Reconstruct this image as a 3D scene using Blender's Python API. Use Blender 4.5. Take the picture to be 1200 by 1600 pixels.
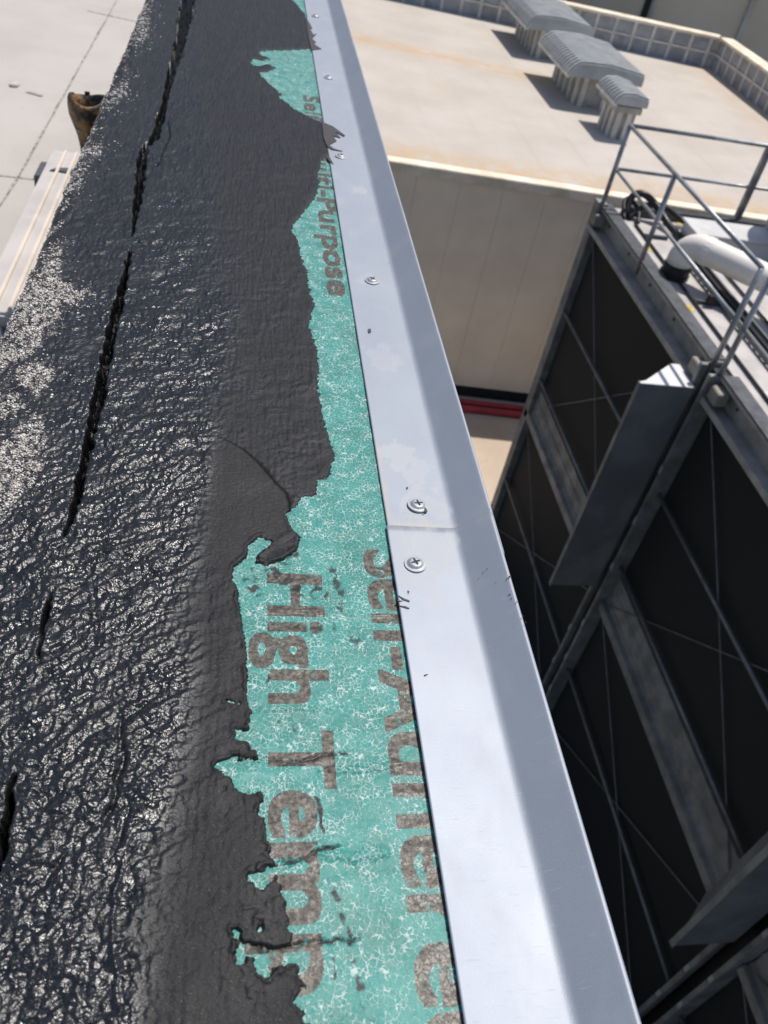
import bpy, bmesh, math, random
import numpy as np
from mathutils import Matrix, Vector
random.seed(7); RNG = np.random.default_rng(11)
for o in list(bpy.data.objects): bpy.data.objects.remove(o)
S = bpy.context.scene
C = S.collection

# ------------------------------------------------------------------ camera
F_PX = 1297.9406766                      # focal length for a 1600 px tall picture
RW = np.array([[0.98026723, 0.04917976, 0.19146152],
               [-0.10692124, -0.68273665, 0.72279908],
               [0.16626488, -0.72900755, -0.66400601]])
CAM_H = 0.5
cam = bpy.data.cameras.new('camera'); camo = bpy.data.objects.new('camera', cam); C.objects.link(camo)
M = Matrix(((RW[0,0], -RW[0,1], -RW[0,2], 0), (RW[1,0], -RW[1,1], -RW[1,2], 0), (RW[2,0], -RW[2,1], -RW[2,2], CAM_H), (0,0,0,1)))
camo.matrix_world = M
cam.sensor_fit = 'VERTICAL'; cam.sensor_height = 36; cam.sensor_width = 27
cam.lens = F_PX/1600*36; cam.clip_start = 0.02; cam.clip_end = 500
cam.dof.use_dof = True; cam.dof.focus_distance = 0.74; cam.dof.aperture_fstop = cam.lens/2.5
S.camera = camo
S.render.resolution_x = 768; S.render.resolution_y = 1024

# ------------------------------------------------------------------ light
SUN = Vector((0.31, 0.25, 0.917)).normalized()
w = bpy.data.worlds.new('World'); S.world = w; w.use_nodes = True
wn = w.node_tree; wn.nodes.clear()
sky = wn.nodes.new('ShaderNodeTexSky'); sky.sky_type = 'NISHITA'; sky.sun_disc = False
sky.sun_elevation = math.asin(SUN.z); sky.sun_rotation = math.atan2(SUN.x, SUN.y)
sky.dust_density = 1.2; sky.air_density = 1.0; sky.ozone_density = 1.5
bg = wn.nodes.new('ShaderNodeBackground'); bg.inputs['Strength'].default_value = 0.12
wo = wn.nodes.new('ShaderNodeOutputWorld')
wn.links.new(sky.outputs[0], bg.inputs[0]); wn.links.new(bg.outputs[0], wo.inputs[0])
sl = bpy.data.lights.new('sun', 'SUN'); sl.energy = 4.2; sl.angle = math.radians(0.53); sl.color = (1.0, 0.95, 0.88)
so = bpy.data.objects.new('sun', sl); C.objects.link(so); so.rotation_euler = SUN.to_track_quat('Z', 'Y').to_euler()
S.view_settings.view_transform = 'Standard'; S.view_settings.look = 'None'
S.view_settings.exposure = 0.1; S.view_settings.gamma = 1.0; S.view_settings.use_curve_mapping = False

# ------------------------------------------------------------------ survey helpers (photo measurements -> metres)
def onz(u, v, z=0.0):
    d = RW @ np.array([u-600.0, v-800.0, F_PX]); t = (z-CAM_H)/d[2]; return np.array([0, 0, CAM_H])+t*d
def px(P):
    q = (P-np.array([0, 0, CAM_H])) @ RW
    return 600+F_PX*q[...,0]/q[...,2], 800+F_PX*q[...,1]/q[...,2]
def trace(pts, z=0.0): return np.array([onz(a, b, z)[:2] for a, b in pts])

PERM = np.random.default_rng(5).permutation(256); PERM = np.concatenate([PERM, PERM, PERM])
GA = np.random.default_rng(6).random(256)*2*np.pi; GX, GY = np.cos(GA), np.sin(GA)
def perlin(x, y):
    xi = np.floor(x).astype(np.int64); yi = np.floor(y).astype(np.int64); xf = x-xi; yf = y-yi
    xi &= 255; yi &= 255
    def g(a, b, dx, dy):
        h = PERM[PERM[(xi+a) & 255]+((yi+b) & 255)]; return GX[h]*dx+GY[h]*dy
    u = xf*xf*xf*(xf*(xf*6-15)+10); v = yf*yf*yf*(yf*(yf*6-15)+10)
    a = g(0,0,xf,yf); b = g(1,0,xf-1,yf); c = g(0,1,xf,yf-1); d = g(1,1,xf-1,yf-1)
    return (a+(b-a)*u)*(1-v)+(c+(d-c)*u)*v
def fbm(x, y, oct=3, off=0.0):
    s = 0; a = 1.0
    for k in range(oct):
        s = s+a*perlin(x+off+17.3*k, y-off+9.1*k); x = x*2.03; y = y*2.03; a *= 0.5
    return s
def sstep(a, b, x):
    t = np.clip((x-a)/(b-a), 0, 1); return t*t*(3-2*t)
def poly_sd(X, Y, P):
    """signed distance, positive inside"""
    n = len(P); ins = np.zeros(X.shape, bool); d2 = np.full(X.shape, 1e9)
    for i in range(n):
        x0, y0 = P[i]; x1, y1 = P[(i+1) % n]
        c = ((y0 > Y) != (y1 > Y)) & (X < (x1-x0)*(Y-y0)/((y1-y0) if y1 != y0 else 1e-12)+x0)
        ins ^= c
        dx, dy = x1-x0, y1-y0; L = dx*dx+dy*dy+1e-18
        t = np.clip(((X-x0)*dx+(Y-y0)*dy)/L, 0, 1)
        d2 = np.minimum(d2, (X-x0-t*dx)**2+(Y-y0-t*dy)**2)
    d = np.sqrt(d2); return np.where(ins, d, -d)
def line_d(X, Y, P, W=None):
    """distance to a polyline and the interpolated width there"""
    best = np.full(X.shape, 1e9); ww = np.zeros(X.shape)
    for i in range(len(P)-1):
        x0, y0 = P[i]; x1, y1 = P[i+1]; dx, dy = x1-x0, y1-y0; L = dx*dx+dy*dy+1e-18
        t = np.clip(((X-x0)*dx+(Y-y0)*dy)/L, 0, 1); d = np.hypot(X-x0-t*dx, Y-y0-t*dy)
        m = d < best; best = np.where(m, d, best)
        if W is not None: ww = np.where(m, W[i]+(W[i+1]-W[i])*t, ww)
    return best, ww

# ------------------------------------------------------------------ material helpers
class NT:
    def __init__(s, name):
        s.m = bpy.data.materials.new(name); s.m.use_nodes = True; s.t = s.m.node_tree
        s.t.nodes.clear(); s.o = s.n('ShaderNodeOutputMaterial'); s.p = s.n('ShaderNodeBsdfPrincipled')
        s.l(s.p.outputs[0], s.o.inputs[0]); s.tc = s.n('ShaderNodeTexCoord')
    def n(s, t): return s.t.nodes.new(t)
    def l(s, a, b): s.t.links.new(a, b)
    def set(s, **k):
        for a, b in k.items():
            i = s.p.inputs[a.replace('_', ' ')]
            if hasattr(b, 'is_output'): s.l(b, i)
            else: i.default_value = (*b, 1) if isinstance(b, tuple) and len(b) == 3 else b
    def noise(s, scale, detail=4, rough=0.55, vec=None, dist=0.0):
        n = s.n('ShaderNodeTexNoise'); n.inputs['Scale'].default_value = scale; n.inputs['Detail'].default_value = detail
        n.inputs['Roughness'].default_value = rough; n.inputs['Distortion'].default_value = dist
        s.l(vec if vec is not None else s.tc.outputs['Object'], n.inputs['Vector']); return n
    def map(s, scale=(1,1,1), vec=None, rot=(0,0,0)):
        n = s.n('ShaderNodeMapping'); n.inputs['Scale'].default_value = scale; n.inputs['Rotation'].default_value = rot
        s.l(vec if vec is not None else s.tc.outputs['Object'], n.inputs['Vector']); return n.outputs[0]
    def ramp(s, fac, a, b, c0=0.0, c1=1.0):
        n = s.n('ShaderNodeMapRange'); n.interpolation_type = 'SMOOTHSTEP'; n.inputs[1].default_value = a; n.inputs[2].default_value = b
        n.inputs[3].default_value = c0; n.inputs[4].default_value = c1; s.l(fac, n.inputs[0]); return n.outputs[0]
    def mix(s, fac, a, b):
        n = s.n('ShaderNodeMix'); n.data_type = 'RGBA'
        for v, i in ((fac, 0), (a, 6), (b, 7)):
            if hasattr(v, 'is_output'): s.l(v, n.inputs[i])
            elif i == 0: n.inputs[0].default_value = v
            else: n.inputs[i].default_value = (*v, 1)
        return n.outputs[2]
    def math(s, op, a, b=0.0, c=0.0):
        n = s.n('ShaderNodeMath'); n.operation = op
        for i, v in enumerate((a, b, c)):
            if hasattr(v, 'is_output'): s.l(v, n.inputs[i])
            else: n.inputs[i].default_value = v
        return n.outputs[0]
    def attr(s, name):
        n = s.n('ShaderNodeAttribute'); n.attribute_name = name; return n.outputs['Fac']
    def bump(s, h, strength, dist):
        n = s.n('ShaderNodeBump'); n.inputs['Strength'].default_value = strength; n.inputs['Distance'].default_value = dist
        s.l(h, n.inputs['Height']); s.l(n.outputs[0], s.p.inputs['Normal']); return n
def simple(name, c, rough=0.6, metal=0.0, var=0.15, scale=6.0, bump=0.0, bscale=80.0, bdist=0.01, tint=None):
    m = NT(name); n = m.noise(scale, 5)
    c2 = tint or tuple(x*(1-var*2) for x in c)
    m.set(Base_Color=m.mix(m.ramp(n.outputs[0], .32, .68), c2, tuple(min(1, x*(1+var*.5)) for x in c)), Metallic=metal,
          Roughness=m.ramp(n.outputs[0], .3, .7, min(1, rough+.08), max(0, rough-.08)))
    if bump: m.bump(m.noise(bscale, 4).outputs[0], bump, bdist)
    return m.m

MAT = {}
# tar
m = NT('tar'); crack = m.attr('crack'); rough = m.math('MINIMUM', 1.0, m.math('MULTIPLY', m.attr('lump'), 1.7)); patch = m.attr('patch')
fine = m.noise(400, 5, .7); mid = m.noise(140, 4); big = m.noise(22, 4)
c = m.mix(m.ramp(m.math('ADD', m.math('MULTIPLY', big.outputs[0], .5), m.math('MULTIPLY', mid.outputs[0], .5)), .38, .62), (.0048, .0049, .0058), (.0092, .0091, .0103))
c = m.mix(m.math('MULTIPLY', patch, m.ramp(m.noise(70, 5, .7).outputs[0], .3, .65, .45, 1.0)), c, (.0120, .0110, .0106)); cap = m.attr('cap'); cn = m.noise(330, 3, .7)
dust = m.math('MULTIPLY', m.ramp(m.noise(26, 6, .7).outputs[0], .56, .76), m.ramp(m.noise(420, 3).outputs[0], .42, .62)); c = m.mix(m.math('MULTIPLY', dust, .22), c, (.085, .078, .072))
c = m.mix(m.math('MULTIPLY', cap, m.ramp(cn.outputs[0], .47, .60)), c, (.40, .36, .32)); c = m.mix(crack, c, (.002, .002, .0024))
sand_sparkle = m.noise(1500, 2); sp = m.ramp(sand_sparkle.outputs[0], .66, .74)
c = m.mix(m.math('MULTIPLY', sp, m.math('SUBTRACT', .5, m.math('MULTIPLY', crack, .5))), c, (.42, .40, .39))  # pale grain specks, their sparkle painted into the base colour
r = m.math('SUBTRACT', .54, m.math('MULTIPLY', rough, m.ramp(m.noise(38, 5, .65).outputs[0], .30, .68, .15, .29))); r = m.math('ADD', r, m.math('MULTIPLY', patch, .06))
r = m.math('SUBTRACT', r, m.math('MULTIPLY', crack, -.05)); r = m.math('ADD', r, m.math('MULTIPLY', m.math('SUBTRACT', mid.outputs[0], .5), .12))
m.set(Base_Color=c, Roughness=r, Specular_IOR_Level=m.math('MULTIPLY', m.math('ADD', .34, m.math('MULTIPLY', rough, .22)), m.math('SUBTRACT', 1.0, m.math('MULTIPLY', crack, .8))))
wn_ = m.noise(120, 2); wa = m.n('ShaderNodeVectorMath'); wa.operation = 'MULTIPLY_ADD'; m.l(wn_.outputs['Color'], wa.inputs[0]); wa.inputs[1].default_value = (.006, .006, .006); m.l(m.tc.outputs['Object'], wa.inputs[2])
pb = m.n('ShaderNodeTexVoronoi'); pb.feature = 'SMOOTH_F1'; pb.inputs['Scale'].default_value = 210; pb.inputs['Smoothness'].default_value = .6; m.l(wa.outputs[0], pb.inputs['Vector'])
n330 = m.noise(300, 2, .5)
hl = m.math('ADD', m.math('MULTIPLY', pb.outputs['Distance'], -.35), m.math('MULTIPLY', n330.outputs[0], .9))
hh = m.math('ADD', m.math('MULTIPLY', fine.outputs[0], m.math('SUBTRACT', .75, m.math('MULTIPLY', rough, .70))), m.math('MULTIPLY', hl, m.math('ADD', .06, m.math('MULTIPLY', rough, 1.0))))
m.bump(hh, 1.0, .0014); MAT['tar'] = m.m
m = NT('tar_smear'); n = m.noise(500, 3); m.set(Base_Color=m.mix(m.ramp(n.outputs[0], .35, .65), (.02, .018, .018), (.07, .06, .06)), Roughness=.55)
m.bump(n.outputs[0], .5, .001); MAT['smear'] = m.m
# printed membrane
m = NT('green_membrane'); pr = m.attr('print'); st = m.attr('stain'); wr = m.attr('wrinkle')
v0 = m.tc.outputs['Object']; dn = m.noise(330, 4)
add = m.n('ShaderNodeVectorMath'); add.operation = 'MULTIPLY_ADD'; m.l(dn.outputs['Color'], add.inputs[0]); add.inputs[1].default_value = (.0056, .0056, 0); m.l(v0, add.inputs[2])
vo = m.n('ShaderNodeTexVoronoi'); vo.feature = 'DISTANCE_TO_EDGE'; vo.inputs['Scale'].default_value = 310; m.l(m.map((1, .85, 1), add.outputs[0]), vo.inputs['Vector'])
wid = m.noise(75, 3); thick = m.ramp(wid.outputs[0], .30, .72, .012, .082)
dd = m.math('DIVIDE', vo.outputs['Distance'], thick)
vein = m.ramp(dd, .45, 1.25, 1.0, 0.0)
vein = m.math('MULTIPLY', vein, m.ramp(m.noise(190, 3).outputs[0], .32, .52, .5, 1.0))
spk = m.ramp(m.noise(520, 3).outputs[0], .57, .68); vein = m.math('MAXIMUM', vein, m.math('MULTIPLY', spk, .25))
gn = m.noise(30, 4)
green = m.mix(m.ramp(gn.outputs[0], .3, .7), (.016, .172, .146), (.030, .236, .203))
base = m.mix(m.math('MULTIPLY', vein, .85), green, (.50, .575, .54))
pn = m.noise(300, 4)
ink = m.mix(m.ramp(pn.outputs[0], .38, .66), (.036, .032, .027), (.135, .116, .092))
ink = m.mix(m.math('MULTIPLY', vein, .18), ink, (.42, .38, .32))
wear = m.noise(110, 6, .75); keep = m.ramp(wear.outputs[0], .33, .43)
grime = m.noise(17, 6, .68); base = m.mix(m.math('MULTIPLY', m.ramp(grime.outputs[0], .50, .72), .32), base, (.10, .17, .15))
fade = m.noise(1, 4, .6, m.map((14, 55, 14))); base = m.mix(m.math('MULTIPLY', m.ramp(fade.outputs[0], .56, .74), .22), base, (.30, .46, .42))
prf = m.math('MULTIPLY', m.ramp(pr, .35, .65), keep)
base = m.mix(prf, base, ink)
base = m.mix(st, base, (.012, .011, .012))
m.set(Base_Color=base, Roughness=m.math('SUBTRACT', m.ramp(vein, 0, 1, .5, .65), m.math('MULTIPLY', prf, .10)), Specular_IOR_Level=.34)
bh = m.math('ADD', m.math('MULTIPLY', vein, .35), m.noise(60, 4).outputs[0]); m.bump(bh, .5, .0022); MAT['membrane'] = m.m
# sheet metal
m = NT('sheet_metal'); st = m.attr('stain'); br = m.attr('dirt')
n1 = m.noise(9, 5); n2 = m.noise(900, 2); n3 = m.noise(1, 4, .6, m.map((400, 14, 400)))
cc = m.mix(m.ramp(n1.outputs[0], .3, .7), (.292, .318, .36), (.318, .343, .384))
cc = m.mix(m.math('MULTIPLY', m.ramp(n2.outputs[0], .45, .75), .25), cc, (.36, .38, .41))
cc = m.mix(m.math('MULTIPLY', st, .85), cc, (.44, .44, .44)); cc = m.mix(m.math('MULTIPLY', br, .7), cc, (.40, .36, .31))
scr = m.noise(1, 3, .6, m.map((60, 900, 60), rot=(0, 0, .12))); sc = m.math('MULTIPLY', m.ramp(scr.outputs[0], .655, .70), .40)
cc = m.mix(sc, cc, (.5, .51, .53))
ro = m.math('ADD', m.ramp(n1.outputs[0], .3, .7, .62, .59), m.math('MULTIPLY', st, .16)); ro = m.math('ADD', ro, m.math('MULTIPLY', sc, .3))
m.set(Base_Color=cc, Metallic=m.math('SUBTRACT', .48, m.math('MULTIPLY', m.math('MAXIMUM', st, br), .2)), Roughness=ro)
m.bump(m.math('ADD', n2.outputs[0], m.math('MULTIPLY', n1.outputs[0], 3)), .16, .0007); MAT['metal'] = m.m
MAT['screw'] = simple('screw_zinc', (.40, .41, .43), .5, .5, .1, 300, .15, 900, .0004)
MAT['recess_shade'] = simple('screw_recess_shade', (.05, .05, .06), .5, .8, .2, 300)  # dark tone stands for the shade inside the screw drive
MAT['granule'] = None
m = NT('granules'); g = m.attr('tone'); m.set(Base_Color=m.mix(g, (.05, .048, .05), (.72, .67, .61)), Roughness=.85); MAT['granule'] = m.m
MAT['capsheet'] = simple('cap_sheet', (.42, .40, .37), .95, 0, .3, 90, .6, 400, .003)
# lower roof
m = NT('lower_roof'); a = m.noise(1.6, 6, .6); b = m.noise(260, 3); d = m.noise(14, 5, .7)
cc = m.mix(m.ramp(a.outputs[0], .3, .7), (.37, .335, .295), (.44, .405, .365)); cc = m.mix(m.math('MULTIPLY', m.ramp(b.outputs[0], .35, .7), .35), cc, (.50, .465, .43))
cc = m.mix(m.math('MULTIPLY', m.ramp(d.outputs[0], .62, .72), .28), cc, (.27, .245, .22))
m.set(Base_Color=cc, Roughness=.92); m.bump(b.outputs[0], .4, .003); MAT['lroof'] = m.m
MAT['dirtline'] = simple('dirt_line', (.345, .31, .275), .95, 0, .3, 40)
MAT['whitemetal'] = simple('white_painted_metal', (.50, .465, .44), .5, 0, .08, 7)
MAT['whiteribs'] = simple('cream_edge', (.66, .58, .49), .5, 0, .08, 7)
MAT['darkgrey'] = simple('dark_grey', (.075, .08, .09), .6, .1, .2, 9)
m = NT('rusty_tarred'); a = m.noise(26, 5, .65); b = m.noise(55, 4)
cc = m.mix(m.ramp(a.outputs[0], .47, .62), (.012, .010, .008), (.19, .098, .022)); cc = m.mix(m.ramp(b.outputs[0], .60, .70), cc, (.30, .24, .19))
m.set(Base_Color=cc, Roughness=.6); m.bump(b.outputs[0], .6, .006); MAT['rusty'] = m.m
# far building
m = NT('far_roof'); a = m.noise(.8, 6, .6); b = m.noise(1, 5, .65, m.map((1.4, .22, 1))); s = m.attr('rust')
cc = m.mix(m.ramp(a.outputs[0], .3, .7), (.43, .385, .338), (.49, .442, .395)); cc = m.mix(m.math('MULTIPLY', m.ramp(b.outputs[0], .57, .74), .34), cc, (.46, .36, .245))
f2 = m.noise(2.6, 6, .7); cc = m.mix(m.math('MULTIPLY', s, m.ramp(f2.outputs[0], .3, .62)), cc, (.47, .31, .16))
m.set(Base_Color=cc, Roughness=.8); MAT['froof'] = m.m
MAT['trim'] = simple('cream_trim', (.80, .72, .59), .6, 0, .1, 2.5, tint=(.62, .53, .40))
MAT['fwall'] = simple('far_wall', (.80, .695, .56), .75, 0, .05, .9, .08, 30, .01)
MAT['dark_core'] = simple('wall_foot', (.02, .02, .021), .8, 0, .2, 6)  # near-black, for the wall core and the tower interior
MAT['plot'] = simple('parapet_panel', (.36, .365, .375), .85, 0, .12, 3)
MAT['batten'] = simple('parapet_batten', (.66, .625, .57), .8, 0, .1, 4)
MAT['vent'] = simple('ventilator_zinc', (.42, .435, .445), .55, .25, .1, 2.5)
MAT['ventstem'] = simple('ventilator_stem', (.40, .385, .35), .7, .1, .15, 4)
MAT['bwall'] = simple('tall_wall', (.80, .63, .45), .85, 0, .08, .25)
MAT['bpipe'] = simple('wall_pipe', (.66, .56, .45), .6, 0, .1, 2)
m = NT('ground'); a = m.noise(.35, 6, .6); b = m.noise(7, 5); cc = m.mix(m.ramp(a.outputs[0], .3, .7), (.42, .33, .25), (.52, .42, .325))
cc = m.mix(m.math('MULTIPLY', m.ramp(b.outputs[0], .55, .75), .3), cc, (.30, .23, .17)); m.set(Base_Color=cc, Roughness=.9); MAT['paving'] = m.m
MAT['ground'] = simple('asphalt_yard', (.085, .086, .088), .9, 0, .2, .4)
MAT['red'] = simple('red_pipe', (.42, .035, .045), .45, 0, .15, 3)
# tower
MAT['galv'] = simple('galvanised', (.36, .375, .395), .45, .55, .2, 5)
MAT['galvdull'] = simple('galvanised_dull', (.25, .25, .24), .6, .25, .18, 4, .15, 60, .004)
MAT['channel'] = simple('edge_channel_steel', (.44, .405, .37), .6, .1, .15, 4, .15, 60, .004)
MAT['rod'] = simple('rod_steel', (.17, .175, .18), .5, .5, .12, 6)
m = NT('dark_screen'); mp = m.map((1, 1, 1), rot=(math.radians(45), 0, 0)); wv = m.n('ShaderNodeTexWave'); wv.inputs['Scale'].default_value = 28; wv.bands_direction = 'Z'; m.l(mp, wv.inputs['Vector'])
mp2 = m.map((1, 1, 1), rot=(math.radians(-45), 0, 0)); wv2 = m.n('ShaderNodeTexWave'); wv2.inputs['Scale'].default_value = 28; wv2.bands_direction = 'Z'; m.l(mp2, wv2.inputs['Vector'])
a = m.noise(1.2, 5); net = m.math('MAXIMUM', wv.outputs['Fac'], m.math('MULTIPLY', wv2.outputs['Fac'], .6))
cc = m.mix(m.ramp(net, .7, 1.0), (.004, .0046, .0048), (.019, .020, .0205)); cc = m.mix(m.math('MULTIPLY', m.ramp(a.outputs[0], .45, .7), .35), cc, (.010, .0105, .0105))
m.set(Base_Color=cc, Roughness=.75); m.bump(net, .5, .004); MAT['screen'] = m.m
MAT['black'] = simple('black_rubber', (.012, .012, .013), .5, 0, .2, 9)
MAT['deck'] = simple('deck_grey', (.47, .44, .42), .7, 0, .1, 3)
MAT['tank'] = simple('tank_grey', (.46, .44, .42), .6, .1, .08, 1.5)
MAT['pvc'] = simple('white_pipe', (.84, .78, .70), .42, 0, .05, 3)
MAT['cabinet'] = simple('cabinet_grey', (.58, .57, .56), .5, 0, .08, 3)
MAT['yellow'] = simple('yellow_paint', (.62, .45, .10), .7, 0, .2, 30)
MAT['fin'] = simple('deflector_sheet', (.24, .248, .250), .45, .3, .15, 2.2)
MAT['fin_sunlit'] = simple('sunlit_sheet', (.66, .66, .67), .5, .1, .06, 3)  # lighter version of the deflector sheet, with sunlight put into its colour
MAT['bolt'] = simple('bolt_plate', (.60, .60, .58), .4, .5, .1, 30)
MAT['cream_block'] = simple('cream_block', (.27, .245, .21), .7, 0, .1, 8)
MAT['outer'] = simple('outer_wall', (.40, .37, .33), .85, 0, .1, 1.5)

# ------------------------------------------------------------------ object helpers
def tag(o, label=None, cat=None, group=None, kind=None):
    if label: o['label'] = label
    if cat: o['category'] = cat
    if group: o['group'] = group
    if kind: o['kind'] = kind
    return o
def thing(name, loc, label, cat, group=None):
    o = bpy.data.objects.new(name, None); o.empty_display_size = .1; C.objects.link(o); o.location = loc
    return tag(o, label, cat, group)
def wloc(o):
    p = Vector((0, 0, 0))
    while o is not None:
        if o.type == 'EMPTY': p += o.location
        o = o.parent
    return p
def link(name, me, mat, parent=None, smooth=False):
    o = bpy.data.objects.new(name, me); C.objects.link(o)
    if mat is not None and not me.materials: me.materials.append(mat)
    if parent is not None:
        o.parent = parent
        if parent.type == 'EMPTY': o.matrix_parent_inverse = Matrix.Translation(-wloc(parent))
    if smooth: me.polygons.foreach_set('use_smooth', [True]*len(me.polygons))
    return o
class MB:
    def __init__(s): s.v = []; s.f = []
    def box(s, x0, x1, y0, y1, z0, z1):
        b = len(s.v)
        s.v += [(x0,y0,z0),(x1,y0,z0),(x1,y1,z0),(x0,y1,z0),(x0,y0,z1),(x1,y0,z1),(x1,y1,z1),(x0,y1,z1)]
        s.f += [tuple(b+i for i in q) for q in ((0,3,2,1),(4,5,6,7),(0,1,5,4),(1,2,6,5),(2,3,7,6),(3,0,4,7))]; return s
    def hexa(s, pts):
        b = len(s.v); s.v += [tuple(p) for p in pts]
        s.f += [tuple(b+i for i in q) for q in ((0,3,2,1),(4,5,6,7),(0,1,5,4),(1,2,6,5),(2,3,7,6),(3,0,4,7))]; return s
    def tube(s, pts, r, n=10, caps=True):
        pts = [Vector(p) for p in pts]; R = r if isinstance(r, (list, tuple)) else [r]*len(pts); b0 = len(s.v); k = len(pts); prev = None
        for i, p in enumerate(pts):
            t = (pts[min(i+1, k-1)]-pts[max(i-1, 0)]).normalized()
            if prev is None: a = t.cross(Vector((0, 0, 1)) if abs(t.z) < .9 else Vector((1, 0, 0))).normalized()
            else: a = (prev-t*prev.dot(t)).normalized()
            prev = a; bb = t.cross(a)
            for j in range(n):
                q = 2*math.pi*j/n; s.v.append(tuple(p+(a*math.cos(q)+bb*math.sin(q))*R[i]))
        for i in range(k-1):
            for j in range(n): s.f.append((b0+i*n+j, b0+i*n+(j+1) % n, b0+(i+1)*n+(j+1) % n, b0+(i+1)*n+j))
        if caps: s.f.append(tuple(b0+j for j in reversed(range(n)))); s.f.append(tuple(b0+(k-1)*n+j for j in range(n)))
        return s
    def prism(s, poly, z0, z1):
        b = len(s.v); n = len(poly); s.v += [(x, y, z0) for x, y in poly]+[(x, y, z1) for x, y in poly]
        s.f.append(tuple(b+i for i in reversed(range(n)))); s.f.append(tuple(b+n+i for i in range(n)))
        for i in range(n): s.f.append((b+i, b+(i+1) % n, b+n+(i+1) % n, b+n+i))
        return s
    def sweep_y(s, prof, y0, y1):
        """closed xz profile extruded along y"""
        b = len(s.v); n = len(prof); s.v += [(x, y0, z) for x, z in prof]+[(x, y1, z) for x, z in prof]
        s.f.append(tuple(b+i for i in range(n))); s.f.append(tuple(b+n+i for i in reversed(range(n))))
        for i in range(n): s.f.append((b+i, b+n+i, b+n+(i+1) % n, b+(i+1) % n))
        return s
    def mesh(s, name):
        me = bpy.data.meshes.new(name); me.from_pydata(s.v, [], s.f); me.update(); return me
    def build(s, name, mat, parent=None, smooth=False, bevel=0.0, seg=2):
        me = s.mesh(name)
        bm = bmesh.new(); bm.from_mesh(me); bmesh.ops.recalc_face_normals(bm, faces=bm.faces)
        if bevel: bmesh.ops.bevel(bm, geom=[e for e in bm.edges if e.is_manifold and e.calc_face_angle(0) > .6], offset=bevel, segments=seg, affect='EDGES', clamp_overlap=True)
        bm.to_mesh(me); bm.free()
        return link(name, me, mat, parent, smooth)
def grid_mesh(name, P, attrs, keep=None):
    """P: ny,nx,3"""
    ny, nx, _ = P.shape; idx = np.arange(ny*nx).reshape(ny, nx)
    q = np.stack([idx[:-1,:-1], idx[:-1,1:], idx[1:,1:], idx[1:,:-1]], -1).reshape(-1, 4)
    if keep is not None: q = q[keep.ravel()]
    used = np.zeros(ny*nx, bool); used[q.ravel()] = True; remap = np.cumsum(used)-1; q = remap[q]; V = P.reshape(-1, 3)[used]
    me = bpy.data.meshes.new(name); me.vertices.add(len(V)); me.vertices.foreach_set('co', V.astype(np.float32).ravel())
    me.loops.add(len(q)*4); me.loops.foreach_set('vertex_index', q.astype(np.int32).ravel())
    me.polygons.add(len(q)); me.polygons.foreach_set('loop_start', np.arange(0, len(q)*4, 4, dtype=np.int32))
    me.polygons.foreach_set('use_smooth', np.ones(len(q), bool)); me.update(calc_edges=True); me.validate()
    for k, a in attrs.items():
        at = me.attributes.new(k, 'FLOAT', 'POINT'); at.data.foreach_set('value', a.reshape(-1)[used].astype(np.float32))
    return me

# ================================================================== the setting
ZG = -9.25
tag(MB().hexa([(-150,-150,ZG-.3),(150,-150,ZG-.3),(150,200,ZG-.3),(-150,200,ZG-.3),(-150,-150,ZG),(150,-150,ZG),(150,200,ZG),(-150,200,ZG)]).build('ground', MAT['ground']), kind='structure')
tag(MB().box(-30, 40, 10.9, 14.62, ZG-.2, ZG+.012).build('pavement', MAT['paving']), kind='structure')
ZL = -0.9
lr = MB().box(-9, -.231, -4, 14, ZL-.3, ZL).build('lower_roof', MAT['lroof']); tag(lr, kind='structure')
# ragged dirt lines where roofing sheets lap
def strip(name, pts, wd, z, mat, parent, n=60, jag=.4):
    P = np.array(pts, float); seg = np.linspace(0, len(P)-1, n); b = MB(); L = []; R = []
    for i, t in enumerate(seg):
        k = min(int(t), len(P)-2); p = P[k]+(P[k+1]-P[k])*(t-k); d = P[k+1]-P[k]; d /= np.hypot(*d); nn = np.array([-d[1], d[0]])
        ww = wd*(1+jag*random.uniform(-1, 1))/2; off = nn*wd*jag*random.uniform(-.5, .5)
        L.append((*(p+nn*ww+off), z)); R.append((*(p-nn*ww+off), z))
    b.v = L+R; b.f = [(i+1, i, n+i, n+i+1) for i in range(n-1)]
    return b.build(name, mat, parent)
for pts, wd in (([(-.80, 6.5), (-.808, 5.2), (-.815, 4.2), (-.82, 3.3), (-.84, 2.6), (-.85, 1.0)], .008), ([(-1.6, 3.30), (-.9, 3.292), (-.74, 3.293)], .006), ([(-.93, 5.79), (-.75, 5.74), (-.5, 5.70)], .008),
                ([(-1.9, 1.0), (-1.88, 5), (-1.9, 9)], .012), ([(-.97, 4.25), (-.90, 4.22)], .02)):
    strip('sheet_lap_line', pts, wd, ZL+.004, MAT['dirtline'], lr)

# ================================================================== parapet under the camera
par = thing('parapet_wall', (0, 1.2, ZG), 'wide parapet wall with black tar coating beside a green printed membrane', 'wall')
MB().box(-.222, .225, -.6, 3.4, ZG, -.034).build('wall_core', MAT['outer'], par)

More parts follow.
